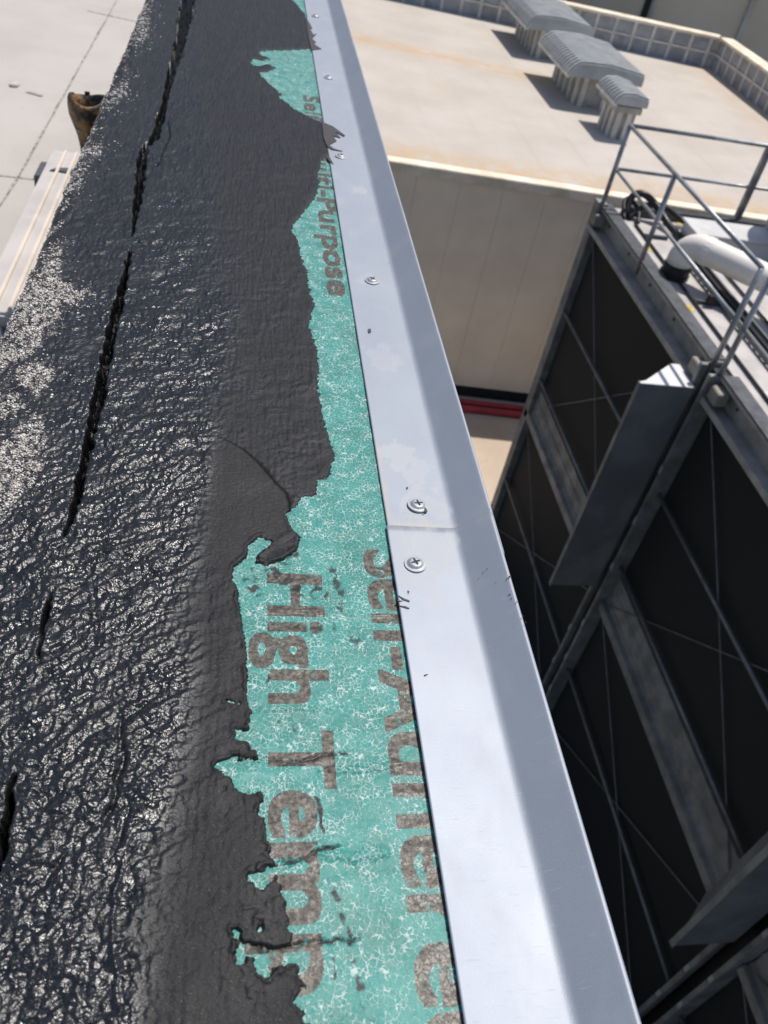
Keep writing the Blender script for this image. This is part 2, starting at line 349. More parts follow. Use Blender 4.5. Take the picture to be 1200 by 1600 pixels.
# --- tar boundary against the membrane, from the photograph
TB = [(459,-8),(457,0),(466,10),(476,22),(486,50),(492,77),(440,79),(408,79),(404,84),(416,88),(424,93),(410,95),(396,92),(392,98),(400,103),(420,101),(432,106),(418,113),(404,112),(412,122),(432,140),(440,148),(436,153),(448,160),(462,172),(474,178),(490,186),(506,193),
      (516,242),(506,246),(498,254),(502,262),(495,270),(500,284),(496,300),(490,312),(478,326),(470,338),(458,350),(456,362),(466,376),(468,396),(478,420),(484,450),(490,478),(482,508),(492,540),(498,572),(496,600),(502,640),(508,669),(517,694),(523,713),(516,735),(513,748),(496,751),(494,773),(469,777),(466,789),(447,804),(456,827),(467,840),(466,859),(440,875),(418,883),(399,880),(402,868),(424,851),(424,843),(405,840),(388,853),(385,872),(364,886),(363,903),(371,922),(375,954),(382,995),(386,1034),(390,1100),(391,1128),(380,1142),(366,1134),(361,1139),(372,1152),(388,1160),
      (396,1182),(370,1184),(341,1187),(339,1199),(356,1214),(369,1236),(390,1246),(403,1240),(409,1277),(420,1322),(426,1349),(412,1357),(394,1364),(392,1375),(410,1387),(431,1368),(436,1390),(446,1424),(452,1454),(457,1478),(430,1484),(400,1478),(381,1470),(374,1456),(366,1454),(368,1470),(374,1486),(372,1508),(378,1512),(386,1494),(398,1506),(408,1520),(420,1528),(440,1512),(461,1512),(476,1538),(462,1550),(460,1562),(472,1574),(478,1590),(484,1602),(490,1640),(500,1700)]
tb = trace(TB)
TARP = np.vstack([[(.128, 3.5)], tb, [(tb[-1][0], -.6), (-.6, -.6), (-.6, 3.5)]])
HOLES = [trace(p) for p in ([(381,1402),(392,1398),(400,1404),(394,1411),(383,1410)], [(357,1097),(366,1096),(371,1100),(362,1101)], [(404,1442),(410,1440),(413,1448),(407,1452)], [(352,1234),(360,1236),(357,1243),(351,1240)])]
def tar_sd(X, Y):
    sd = np.full(X.shape, .06); m = X > -.03
    x, y = X[m], Y[m]
    d = poly_sd(x, y, TARP)
    for h in HOLES: d = np.minimum(d, -poly_sd(x, y, h))
    fr = np.interp(y, [.4, .6, .8], [.45, .8, 1.5])
    d = d+.0013*fbm(x*170, y*260, 4)+.0011*fbm(x*520, y*560, 2, 3.)+.0032*fr*perlin(x*36, y*560)+.0010*perlin(x*60+9, y*60)+.0060*np.interp(y, [.2, .33, .37], [1, 1, 0])*fbm(x*105, y*95, 3, 6.)*np.exp(-(d/.008)**2)
    sd[m] = np.minimum(d, .06); return sd

# rows packed as the eye sees them: finer close by
rows = [-.06]
while rows[-1] < 3.3:
    y = rows[-1]; D = math.hypot(max(y, .0), .5); fore = .5/D
    rows.append(y+max(.00075, .00085*D/.55/max(fore, .16)*.92))
rows = np.array(rows)
# --- across: flat top, rounded shoulder, inner face
SA = -.212; RA = .020
s = np.concatenate([np.arange(-.32, -.235, .0018), np.arange(-.235, .150, .00088)])
th = np.clip((SA-s)/RA, 0, np.pi/2); extra = np.maximum(SA-np.pi/2*RA-s, 0)
bx = np.where(s > SA, s, SA-RA*np.sin(th)); bz = np.where(s > SA, 0, -RA*(1-np.cos(th))-extra); nx_ = -np.sin(th); nz_ = np.cos(th)
Sg, Yg = np.meshgrid(s, rows)
X = np.broadcast_to(bx, Sg.shape).copy(); Z = np.broadcast_to(bz, Sg.shape).copy(); NX = np.broadcast_to(nx_, Sg.shape); NZ = np.broadcast_to(nz_, Sg.shape)
U, V = px(np.stack([X, Yg, Z], -1))
sd = tar_sd(Sg, Yg)
# rough / smooth zones
lim_v = np.array([-500, 0, 150, 300, 480, 640, 800, 900, 1000, 1100, 1250, 1350, 1450, 1600, 1900]); lim_u = np.array([315, 315, 330, 350, 395, 360, 340, 326, 318, 326, 322, 305, 278, 245, 220])
lim = np.interp(V, lim_v, lim_u)+14*fbm(Sg*40, Yg*30, 3)
scale_px = F_PX/np.hypot(np.hypot(X, Yg), .5)
lump = sstep(-.016, .048, (lim-U)/scale_px)
lump *= np.interp(V, [-200, 0, 250, 500, 700, 1000], [.42, .45, .55, .70, .95, 1.0])
lump *= sstep(-.05, .12, Sg+.215)*.45+.55
# strokes swing diagonally in the near-left corner
ang = np.interp(V, [0, 700, 1200, 1600], [.1, .35, .75, .85]); ca, sa_ = np.cos(ang), np.sin(ang)
Wx = Sg+.006*fbm(Sg*35, Yg*35, 3, 3.1); Wy = Yg+.006*fbm(Sg*35, Yg*35, 3, 7.7)
lump = np.maximum(lump, .10+.10*sstep(-.1, .4, fbm(Sg*25, Yg*14, 2, 1.7)))*np.clip(.80+.55*fbm(Sg*16, Yg*11, 2, 8.8), .48, 1.15); A = Wx*ca+Wy*sa_; B = -Wx*sa_+Wy*ca
peel = perlin(A*58, B*76); p2 = perlin(A*138+5, B*172); p3 = perlin(Sg*265+2, Yg*290); p4 = perlin(Sg*440, Yg*450)
big = fbm(Wx*18, Wy*12, 3, 2.0)+.75*fbm(A*17, B*62, 2, 4.2)
h = .0013+.0020*lump+.0030*big*(.2+.8*lump)+lump*(.0018*peel+.00225*p2+.00150*p3+.00045*p4)
h += (1-lump)*(.00055*perlin(Sg*300, Yg*30)+.00022*p4+.00024*p3+.00040*p2+.00050*peel+.00040*perlin(Sg*110, Yg*14)+.0006*perlin(Sg*55+4, Yg*30))
# blobs and torn grains here and there
blob = sstep(.42, .62, perlin(Sg*85+3, Yg*60+8))*.0011; h += blob*(.3+.7*lump)
# broad trowel ridges
def groove(pts, wpx, depth, ragged=.0012):
    P = trace(pts); W_ = [.25]+[1.0]*(len(P)-2)+[.25] if len(P) > 2 else [.6, .3]
    D, tw_ = line_d(Sg+2.2*ragged*fbm(Sg*60, Yg*60, 3), Yg+2.2*ragged*fbm(Sg*60+4, Yg*60, 3), P, W_)
    tw_ = tw_*np.clip(.75+.7*perlin(Sg*45, Yg*45), .1, 1.3); return depth*np.clip(tw_, 0, 1)*np.exp(-(D/(wpx*np.maximum(tw_, .3)))**2)
h -= groove([(125,862),(170,868),(225,876)], .0020, .0035)
h -= groove([(196,1100),(188,1140),(192,1180),(175,1260),(150,1310)], .0026, .0035)
h -= groove([(205,1260),(185,1320),(165,1360)], .0030, .0035)
h -= groove([(115,1320),(70,1380),(30,1425)], .0040, .0035)
h -= groove([(50,803),(72,810)], .0022, .003); h -= groove([(85,955),(105,955)], .0028, .0035)
h += groove([(205,1300),(180,1400),(178,1520),(190,1620)], .0030, .0026)
h += groove([(292,1370),(300,1430),(292,1470)], .0030, .0009); h += groove([(212,1480),(225,1530)], .0025, .0010)
h -= groove([(320,880),(325,960),(318,1010)], .0030, .0020)
h -= groove([(372,1560),(395,1590),(410,1620)], .0060, .0045, .003)
# ragged open crack along the parapet
CR = [(300,-40,18),(293,0,18),(284,50,13),(276,90,11),(268,110,9),(258,160,5),(251,185,9),(243,215,9),(226,232,6),(222,250,11),(218,290,10),(212,335,5),(205,385,0),(196,430,8),(188,465,10),(178,505,11),(166,560,12),(156,615,14),(142,680,11),(128,740,9),(119,790,8),(108,822,5),(97,850,0),(86,915,0),(79,940,3),(71,968,6),(66,990,2),(60,1030,2.5),(55,1050,0),(28,1190,0),(18,1240,5),(11,1290,8),(3,1340,6),(-20,1420,5),(-60,1600,4)]
P = trace([(a, b) for a, b, _ in CR]); Wc = np.array([w_*.52/(F_PX/np.hypot(np.hypot(*p), .5)) for (a, b, w_), p in zip(CR, P)])
Dc, Wd = line_d(Sg+.0022*fbm(Sg*80, Yg*75, 4, 1.2)+.0010*perlin(Sg*260, Yg*240), Yg, P, Wc)
Wd = Wd*(1.0+.75*fbm(Sg*18, Yg*48, 2)+.25*perlin(Sg*90, Yg*150))
crack = sstep(.0010, -.0006, Dc-np.maximum(Wd, .0002))*sstep(.0003, .0011, Wd)
h = h*(1-crack)+crack*(-.016+.007*fbm(Sg*60, Yg*45, 2, 6.0)+.002*perlin(Sg*200, Yg*260))
h += .0003*np.exp(-((Dc-Wd-.003)/.0025)**2)*(1-crack)*lump
# second, torn crack beside it
D2, _ = line_d(Sg+.0014*fbm(Sg*80, Yg*80, 3, 9.), Yg, trace([(262,190),(266,215),(255,240),(246,262)])); c2 = sstep(.0016, .0004, D2)*.8
h -= c2*.004; crack = np.maximum(crack, c2*.8)
# lap edge and the smooth patch below it
LAP = trace([(338,682),(352,688),(376,701),(400,720),(416,738),(432,757),(448,772),(453,790),(452,806)])
Dl, _ = line_d(Sg+.0009*fbm(Sg*150, Yg*150, 2), Yg, LAP)
wl = np.interp(U, [338, 380, 420, 453], [.0006, .0009, .0014, .0016]); h -= .0030*np.exp(-(Dl/wl)**2); crack = np.maximum(crack, .98*np.exp(-(Dl/(wl*1.15))**2))
PATCH = trace([(336,690),(352,690),(376,703),(400,722),(416,740),(432,759),(448,774),(453,808),(456,827),(424,846),(404,840),(386,856),(362,888),(345,900),(333,860),(328,780)])
patch = sstep(-.004, .002, poly_sd(Sg, Yg, PATCH))*sstep(-.25, .0, X); h = h*(1-.75*patch)+patch*.0007
patch = np.maximum(patch, .7*sstep(.010, .024, -(lim-U)/scale_px)*sstep(880, 960, V))
h = np.maximum(h, -.024)
# feather to the ragged edge and vanish beyond it
edge = sstep(-.0002, .0035+.010*lump, sd); thick = .0011+.0002*p2
h = np.where(sd > -.0002, thick*sstep(-.0002, .0012, sd)+(h-thick)*edge, -.0035*sstep(0, .002, -sd))
h = h+np.where(sd > 0, .0016*np.exp(-((sd-.0018)/.0013)**2)*(.4+.8*sstep(-.2, .3, perlin(Sg*70, Yg*70)))*sstep(780, 860, V), 0)
h = np.where((Sg > -.012) & (sd > .0004), np.maximum(h, np.minimum(.0009, sd*.8)), h)
Xp = X+NX*h; Zp = Z+NZ*h
# ragged shoulder silhouette
sh = sstep(-.19, -.215, Sg)*(.0035*fbm(Yg*22, Sg*40, 3, 4.4)); Xp += NX*sh; Zp += NZ*sh
PT = np.stack([Xp, Yg, Zp], -1)
keep = (sd[:-1,:-1] > -.004) | (sd[1:,1:] > -.004)
keep &= ~((Sg[1:,1:] > .1475))
# --- granules showing through the tar on the shoulder
GP = [[(212,70),(214,40),(226,8),(231,30),(228,62)], [(168,170),(176,146),(198,130),(196,146),(182,160)], [(116,250),(132,224),(158,232),(156,242),(138,250),(124,262)], [(104,300),(110,262),(130,262),(128,292),(112,304)],
      [(72,420),(84,395),(95,388),(90,430),(98,450),(134,462),(120,474),(97,478),(86,500),(66,520),(56,548),(30,565),(-30,600),(0,520),(30,470)],
      [(20,590),(54,570),(82,580),(75,608),(58,620),(38,606)], [(-60,640),(28,620),(34,638),(6,655),(-60,690)], [(-60,700),(20,692),(50,650),(62,655),(68,690),(65,728),(46,764),(22,790),(6,810),(-60,880)]]
sel = np.zeros(U.shape)
mk = (U < 260) & (U > -90) & (V > -40) & (V < 920)
uu, vv = U[mk]+9*fbm(Sg[mk]*90, Yg[mk]*60, 3, 3.), V[mk]+9*fbm(Sg[mk]*90, Yg[mk]*60, 3, 8.)
best = np.full(uu.shape, -99.0)
for g in GP: best = np.maximum(best, poly_sd(uu, vv, np.array(g, float)))
dens = sstep(-6, 4, best)*(.12+.88*sstep(-.2, .15, perlin(Sg[mk]*150, Yg[mk]*110)))+.025*sstep(-40, 0, best)
rim = sstep(-.200, -.225, Sg[mk])*.20*sstep(.05, .35, perlin(Sg[mk]*60, Yg[mk]*30)+.15)
sel[mk] = np.maximum(dens, rim)*np.interp(V[mk], [0, 280, 420], [.30, .45, 1.0])
me = grid_mesh('tar_coating', PT, {'crack': crack, 'lump': lump, 'patch': patch, 'cap': np.clip(sel*1.1, 0, 1)*(1-crack)}, keep)
tarc = link('tar_coating', me, MAT['tar'], par); tag(tarc, 'rough shiny black tar trowelled over the parapet top, split by a long crack')

area = np.zeros(U.shape); dy = np.gradient(rows)[:,None]; ds = np.gradient(s)[None,:]; area = dy*ds
pw = (sel*area).ravel(); NG = 42000; ids = RNG.choice(pw.size, NG, p=pw/pw.sum())
base8 = np.array([(1,0,0),(0,1,0),(-1,0,0),(0,-1,0),(0,0,1),(0,0,-1)], float); of = np.array([(0,1,4),(1,2,4),(2,3,4),(3,0,4),(1,0,5),(2,1,5),(3,2,5),(0,3,5)])
Nn = np.stack([NX, np.zeros_like(NX), NZ], -1).reshape(-1, 3)[ids]
cen = PT.reshape(-1, 3)[ids]+Nn*.0003+np.stack([RNG.normal(0, .0005, NG), RNG.normal(0, .0008, NG), np.zeros(NG)], -1)
size = RNG.gamma(5, .00019, NG).clip(.0004, .0019)*np.clip(.75+cen[:,1]*.25, .75, 1.3)
vv_ = base8[None]*RNG.uniform(.6, 1.3, (NG, 6, 1)); al = RNG.uniform(0, 6.28, NG); cA, sA = np.cos(al)[:,None], np.sin(al)[:,None]
be = RNG.uniform(-.7, .7, NG); cB, sB = np.cos(be)[:,None], np.sin(be)[:,None]
x_, y_, z_ = vv_[...,0]*cA-vv_[...,1]*sA, vv_[...,0]*sA+vv_[...,1]*cA, vv_[...,2]*.8; x_, z_ = x_*cB-z_*sB, x_*sB+z_*cB
GV = (np.stack([x_, y_, z_], -1)*size[:,None,None]+cen[:,None]).reshape(-1, 3); GF = (of[None]+6*np.arange(NG)[:,None,None]).reshape(-1, 3)
gm = bpy.data.meshes.new('granules'); gm.vertices.add(len(GV)); gm.vertices.foreach_set('co', GV.astype(np.float32).ravel())
gm.loops.add(GF.size); gm.loops.foreach_set('vertex_index', GF.astype(np.int32).ravel()); gm.polygons.add(len(GF)); gm.polygons.foreach_set('loop_start', np.arange(0, GF.size, 3, dtype=np.int32)); gm.update(calc_edges=True)
at = gm.attributes.new('tone', 'FLOAT', 'POINT'); tone = np.clip(RNG.normal(.72, .24, NG), 0, 1); tone[RNG.random(NG) < .18] *= .15; at.data.foreach_set('value', np.repeat(tone, 6).astype(np.float32))
gr = link('mineral_granules', gm, MAT['granule'], par); tag(gr, 'pale mineral granules scattered along the tarred shoulder', kind='stuff')

# --- printed membrane
xs = np.arange(-.006, .160, .00064); Sm, Ym = np.meshgrid(xs, rows)
Um, Vm = px(np.stack([Sm, Ym, np.zeros_like(Sm)], -1))
prt = np.zeros(Sm.shape, np.float32)
def text_tris(body, emb):
    cu = bpy.data.curves.new('t', 'FONT'); cu.body = body; cu.size = 1; cu.offset = emb; cu.resolution_u = 6
    ob = bpy.data.objects.new('t', cu); C.objects.link(ob); bpy.context.view_layer.update()
    ev = ob.evaluated_get(bpy.context.evaluated_depsgraph_get()); mm = ev.to_mesh(); mm.calc_loop_triangles()
    v = np.array([x.co[:2] for x in mm.vertices]); t = np.array([x.vertices[:] for x in mm.loop_triangles]); ev.to_mesh_clear()
    bpy.data.objects.remove(ob); bpy.data.curves.remove(cu); return v, t
def stamp(body, x_base, cap, y0, y1, bold=.0019):
    for k in range(9):
        ox, oy = ((-1,-1),(-1,0),(-1,1),(0,-1),(0,1),(1,-1),(1,0),(1,1),(0,0))[k]; stamp1(body, x_base+ox*bold*.7, cap, y0+oy*bold, y1+oy*bold)
def stamp1(body, x_base, cap, y0, y1):
    """letters stand with their tops towards +x and read towards the viewer"""
    v, t = text_tris(body, 0.0); capu = .70; w0, w1 = v[:,0].min(), v[:,0].max()
    wx = x_base+v[:,1]/capu*cap; wy = y0-(v[:,0]-w0)/(w1-w0)*(y0-y1)
    for tri in t:
        a, b, c = [(wx[i], wy[i]) for i in tri]
        xl, xh = min(a[0], b[0], c[0]), max(a[0], b[0], c[0]); yl, yh = min(a[1], b[1], c[1]), max(a[1], b[1], c[1])
        i0, i1 = np.searchsorted(xs, xl), np.searchsorted(xs, xh, 'right'); j0, j1 = np.searchsorted(rows, yl), np.searchsorted(rows, yh, 'right')
        if i1 <= i0 or j1 <= j0: continue
        gx, gy = Sm[j0:j1, i0:i1], Ym[j0:j1, i0:i1]
        e = lambda p, q: (q[0]-p[0])*(gy-p[1])-(q[1]-p[1])*(gx-p[0])
        d1, d2, d3 = e(a, b), e(b, c), e(c, a); ins = ((d1 >= 0) & (d2 >= 0) & (d3 >= 0)) | ((d1 <= 0) & (d2 <= 0) & (d3 <= 0))
        prt[j0:j1, i0:i1][ins] = 1
g = lambda u, v: onz(u, v)
stamp('High Temp', g(420, 925)[0], g(504, 925)[0]-g(420, 925)[0], g(430, 898)[1], g(440, 1552)[1])
xb = g(607, 1160)[0]
stamp('Self-Adhered', xb, .046, g(585, 860)[1], g(690, 1690)[1])
stamp('Multi-Purpose', g(513, 450)[0], .030, g(490, 228)[1], g(520, 460)[1], .0024)
stamp('Self-', g(476, 165)[0], .030, g(480, 149)[1], g(495, 196)[1])
wr = np.zeros(Sm.shape); stn = np.zeros(Sm.shape)
def crease(pts, wd, amp, stain, thr=.0):
    global wr, stn
    D, _ = line_d(Sm+.0026*fbm(Sm*90, Ym*90, 4), Ym+.0022*fbm(Sm*100+7, Ym*80, 4), trace(pts)); D = D*(1+.7*perlin(Sm*150, Ym*150)); e = np.exp(-(D/wd)**2)
    wr = wr+amp*e; brk = sstep(thr-.12, thr+.12, fbm(Sm*120, Ym*120, 3, 5.)); stn = np.maximum(stn, stain*sstep(.45, .8, e)*brk)
crease([(372,958),(420,954),(480,955),(520,960),(610,962)], .0014, .0012, .35, .05)
crease([(396,1183),(440,1190),(470,1188),(500,1180),(540,1176)], .0013, -.0015, .95, -.2)
crease([(500,1203),(560,1206),(630,1190)], .0022, .0012, .0)
crease([(428,1352),(455,1346),(480,1338),(500,1328),(528,1322)], .0013, -.0018, 1.0, -.25)
crease([(510,1335),(560,1340),(600,1332)], .003, .0015, .0)
crease([(395,1480),(424,1481),(460,1474),(500,1470),(560,1468)], .0013, -.0016, .95, -.15)
crease([(391,1108),(420,1110),(470,1106),(520,1112)], .0014, .0012, .1, .1)
crease([(492,1240),(500,1270),(506,1298)], .0016, .0, 1.0, -.05); crease([(505,1322),(520,1326)], .002, 0, .9, 0)
crease([(518,1388),(530,1410),(540,1440),(545,1470),(552,1500)], .0024, 0, .95, .10); crease([(560,1530),(568,1555),(575,1585)], .003, 0, .9, .18); crease([(520,1500),(524,1530)], .0016, 0, .9, .05)
crease([(440,1130),(470,1150),(480,1155)], .004, 0, .8, .25); crease([(420,1040),(420,1075)], .0012, 0, .8, .1)
crease([(430,890),(470,920),(500,925)], .010, 0, .9, .06); crease([(520,890),(532,925),(534,950)], .0050, 0, .85, .06); crease([(455,980),(520,985),(560,1000)], .008, 0, .7, .14)
crease([(385,890),(400,925)], .007, 0, .9, .12); crease([(418,880),(450,878),(462,865)], .003, 0, .9, .1)
# stipple close to the torn edge of the tar, plus fine ripples
sdm = tar_sd(Sm, Ym); near = sstep(-.010, -.001, sdm); stn = np.maximum(stn, near*sstep(.34, .50, perlin(Sm*330, Ym*330))*.9*sstep(850, 880, Vm)); stn = np.maximum(stn, sstep(.52, .6, perlin(Sm*260, Ym*240))*.6*sstep(1300, 1500, Vm))
wr = wr+.00050*fbm(Sm*45, Ym*90, 3)+.0007*perlin(Sm*9, Ym*14)+.0009*np.clip(perlin(Sm*12+2, Ym*70)-.25, 0, 1)
Zm = wr-.0004*np.ones_like(Sm)
me = grid_mesh('green_membrane', np.stack([Sm, Ym, Zm], -1), {'print': prt, 'stain': np.clip(stn, 0, 1), 'wrinkle': wr})
mem = link('green_membrane', me, MAT['membrane'], par); tag(mem, 'teal green membrane with white crackle and dark printed lettering')

# ================================================================== edge metal: two lengths that lap
FX0, FX1 = .1440, .2085; ZF = .0034
def flashing(name, y0, y1, dz, dx, label, stains, dirts):
    prof = [(FX0+dx, ZF+dz)]; nfl = 44
    prof = [(FX0+dx+(FX1-.006-FX0)*i/nfl, ZF+dz) for i in range(nfl+1)]
    R = .011; a1 = math.radians(40)
    cx, cz = prof[-1][0], prof[-1][1]+R
    for i in range(1, 9): a = a1*i/8; prof.append((cx+R*math.sin(a), cz-R*math.cos(a)))
    L = .030
    for i in range(1, 13): prof.append((cx+R*math.sin(a1)+L*math.cos(a1)*i/12, cz-R*math.cos(a1)+L*math.sin(a1)*i/12))
    ex, ez = prof[-1]; rr = .0022                       # rolled hem, then the face that drops outside
    for i in range(1, 9):
        a = math.pi/2+a1-(math.pi/2+a1)*i/8
        prof.append((ex+rr*math.sin(a1)+rr*math.cos(a), ez-rr*math.cos(a1)+rr*math.sin(a)))
    hx, hz = prof[-1]
    for i in range(1, 6): prof.append((hx, hz-.1*i/5))
    prof.append((hx+.008, hz-.110))
    prof = np.array(prof); ys = np.arange(y0, y1+.0001, .004); ys[-1] = y1; ys[0] = y0
    P = np.zeros((len(ys), len(prof), 3)); P[...,0] = prof[None,:,0]; P[...,2] = prof[None,:,1]; P[...,1] = ys[:,None]
    # never quite flat: slight oil-canning
    X_, Y_ = P[...,0], P[...,1]
    P[...,2] += .0006*fbm(X_*14, Y_*6, 2, 1.)+.0003*perlin(X_*5, Y_*3)
    P[...,2] += .0008*perlin(Y_*5+3, X_*0+.5)*np.clip((X_-.2)/.03, 0, 1)
    st = np.zeros(X_.shape); dr = np.zeros(X_.shape)
    nz = fbm(X_*70, Y_*55, 4, 2.2)
    for (u, v, r, a) in stains:
        c = onz(u, v); d = np.hypot(X_-c[0], (Y_-c[1])*.8)+nz*r*.9; inner = sstep(r, r*.72, d); ring = np.exp(-((d-r*.9)/(r*.10))**2)
        st = np.maximum(st, a*np.clip(inner*.55+ring*.5, 0, 1))
    for (u, v, rx, ry, a) in dirts:
        c = onz(u, v); d = np.sqrt(((X_-c[0])/rx)**2+((Y_-c[1])/ry)**2)+nz*.8; dr = np.maximum(dr, a*sstep(1.1, .3, d))
    st = np.clip(st+.12*sstep(.1, .5, fbm(X_*40, Y_*20, 4, 5.)), 0, 1)
    t = thing(name, (FX0, (y0+y1)/2, ZF), label, 'flashing', 'lengths of metal edge flashing')
    me = grid_mesh('edge_profile', P, {'stain': st, 'dirt': dr}); o = link('edge_profile', me, MAT['metal'], t)
    sm = o.modifiers.new('thickness', 'SOLIDIFY'); sm.thickness = .0011; sm.offset = -1
    return t
YJ = .5235
far = flashing('edge_flashing', YJ-.05, 3.4, -.0010, .0008, 'farther length of bluish metal edge flashing running to the top of the photo',
    [(625,715,.016,.9), (575,440,.012,.35), (560,300,.012,.6), (655,790,.018,.8), (600,560,.02,.5), (650,740,.014,.7), (690,800,.010,.8), (520,120,.02,.3)],
    [(600,790,.006,.05,.75), (640,823,.05,.005,.95), (594,740,.005,.05,.5), (560,560,.003,.2,.25)])
near = flashing('edge_flashing', -.5, YJ, 0, -.0004, 'nearer length of metal edge flashing, lapped over the farther one',
    [(675,860,.024,1.0), (645,895,.016,.6), (676,930,.010,.5), (640,850,.02,.5)], [(790,935,.006,.016,.5), (805,960,.004,.03,.8), (835,1040,.003,.05,.6)])
# screws
def head_mesh():
    r = .0095; n = 28; rings = [0, .10, .2, .3, .38, .46, .55, .64, .72, .80, .86, .92, .97, 1.0, 1.0]
    V = []; F = []
    for i, q in enumerate(rings):
        for j in range(n):
            a = 2*math.pi*j/n; x, y = r*q*math.cos(a), r*q*math.sin(a)
            z = min(.0036, .0010+.0033*math.sqrt(max(0, 1-(q/.74)**2))) if q < .74 else .0010
            if i >= 13: z = .0010 if i == 13 else -.0006
            if .70 < q < .78: z = .0013
            V.append((x, y, z))
    for i in range(len(rings)-1):
        for j in range(n): F.append((i*n+j, i*n+(j+1) % n, (i+1)*n+(j+1) % n, (i+1)*n+j))
    me = bpy.data.meshes.new('screw_head'); me.from_pydata(V, [], F); me.update(); me.polygons.foreach_set('use_smooth', [True]*len(F)); me.materials.append(MAT['screw']); return me
HM = head_mesh()
cb = MB(); q = .0043; k = .0011; ztop = .00438
poly = [(q,-k*.6),(q,k*.6),(k,k),(k*.6,q),(-k*.6,q),(-k,k),(-q,k*.6),(-q,-k*.6),(-k,-k),(-k*.6,-q),(k*.6,-q),(k,-k)]
nb = len(poly); cb.v = [(x, y, .00372) for x, y in poly]+[(x*.35, y*.35, .00368) for x, y in poly]
cb.f = [(i, (i+1) % nb, nb+(i+1) % nb, nb+i) for i in range(nb)]+[tuple(nb+i for i in range(nb))]
CM = cb.mesh('cross_shade'); CM.materials.append(MAT['recess_shade'])  # flat dark sheet proud of the head, painted shade instead of depth
for (u, v, t, rz) in ((649,881,near,.35), (653,788,far,.2), (582,437,far,.9), (533,243,far,.1), (513,120,far,.6), (493,24,far,.4)):
    p = onz(u, v, ZF+.0015); o = bpy.data.objects.new('screw', HM); C.objects.link(o); o.parent = t; o.matrix_parent_inverse = Matrix.Translation(-wloc(t))
    o.location = (p[0], p[1], ZF+.0008+(0 if t is near else -.001)); o.rotation_euler = (random.uniform(-.06, .06), random.uniform(-.06, .06), rz)
    c_ = bpy.data.objects.new('cross_shade', CM); C.objects.link(c_); c_.parent = o
# tar smears and specks on the metal
def smear(polys, parent, z):
    for pl in polys:
        b = MB(); P = trace(pl, z); n = len(P); k0 = len(b.v); b.v += [(x, y, z) for x, y in P]+[(x, y, z-.0012) for x, y in P]
        b.f.append(tuple(k0+i for i in range(n))); b.f += [(k0+i, k0+(i+1) % n, k0+n+(i+1) % n, k0+n+i) for i in range(n)]
        b.build('tar_smear', MAT['smear'], parent)
zs = ZF+.0004
smear([[(503,190),(520,197),(539,211),(538,213),(524,206),(532,215),(520,212),(526,220),(514,226),(522,232),(535,236),(518,233),(512,229),(506,216)]], far, zs)
smear([[(509,240),(515,245),(521,256),(514,251)]], far, zs)
smear([[(478,28),(484,36),(488,44),(484,44),(490,54),(495,52),(488,60),(494,66),(490,68),(502,76),(487,78),(483,62)]], far, zs)
smear([[(575,514),(579,513),(580,518),(576,520)]], far, zs); smear([[(664,792),(667,796),(668,799),(665,800),(663,797)], [(661,799),(663,799),(663,802)]], far, zs+.001)
smear([[(622,930),(632,935),(640,938),(640,940),(630,937)], [(621,937),(629,939),(621,939)], [(623,946),(634,947),(640,950),(639,951),(632,949)], [(637,922),(640,924),(638,928)]], near, ZF+.0010)
smear([[(663,1054),(669,1053),(664,1056)]], near, ZF+.0010); smear([[(635,761),(638,761),(637,763)]], far, zs)
def lip_smear(pts, parent):
    a1 = math.radians(40); nx0, nz0 = -math.sin(a1), math.cos(a1)
    cx = FX1-.006+.011*math.sin(a1); cz = ZF+.011-.011*math.cos(a1)
    for (u, v, rad) in pts:
        d = RW @ np.array([u-600., v-800., F_PX]); t = ((cx)*nx0+(cz-CAM_H)*nz0)/(d[0]*nx0+d[2]*nz0); p = np.array([0, 0, CAM_H])+d*t
        b = MB(); k0 = len(b.v); n = 7; ph = random.random()*6
        for j in range(n):
            q = 2*math.pi*j/n+ph; r_ = .62*rad*random.uniform(.5, 1.2); e1 = r_*math.cos(q); e2 = r_*math.sin(q)
            b.v.append((p[0]+math.cos(a1)*e1+nx0*.0011, p[1]+e2, p[2]+math.sin(a1)*e1+nz0*.0011))
        c0 = len(b.v); b.v.append((p[0]+nx0*.0022, p[1], p[2]+nz0*.0022)); b.f += [(k0+j, k0+(j+1) % n, c0) for j in range(n)]
        b.build('tar_smear', MAT['smear'], parent)
lip_smear([(797,902,.0022), (793,906,.0012), (800,936,.0012), (797,930,.0014), (808,942,.0010), (762,890,.0008), (756,895,.0010), (749,905,.0008), (775,912,.0006), (818,964,.0013), (822,974,.0011)], near)
lip_smear([(585,325,.001), (608,344,.001), (609,412,.001), (770,790,.0014)], far)

# ================================================================== lower roof things on the left
t = thing('roof_curb', (-.5, 2.5, ZL), 'long white ribbed metal curb cover on the lower roof behind the parapet', 'curb cover')
MB().box(-.645, -.33, 1.98, 3.10, ZL, -.70).build('cover', MAT['whitemetal'], t, bevel=.008)
for x0 in (-.596, -.559, -.48, -.41): MB().box(x0-.0045, x0+.0045, 2.0, 3.08, -.703, -.690).build('rib', MAT['whiteribs'], t, bevel=.002)
MB().box(-.66, -.31, 1.86, 1.978, ZL, -.735).build('end_cap', MAT['darkgrey'], t, bevel=.006)
MB().prism([(-.625,2.905),(-.605,2.935),(-.57,2.945),(-.54,2.938),(-.53,2.90)], -.71, -.695).build('clip', MAT['darkgrey'], t, bevel=.004)  # flat dark strip standing for a shadow on the cover
MB().box(-.682, -.65, 2.94, 3.07, ZL, -.735).build('corner_shadow', MAT['darkgrey'], t, bevel=.004)  # dark block placed as the shadow of the cover's corner
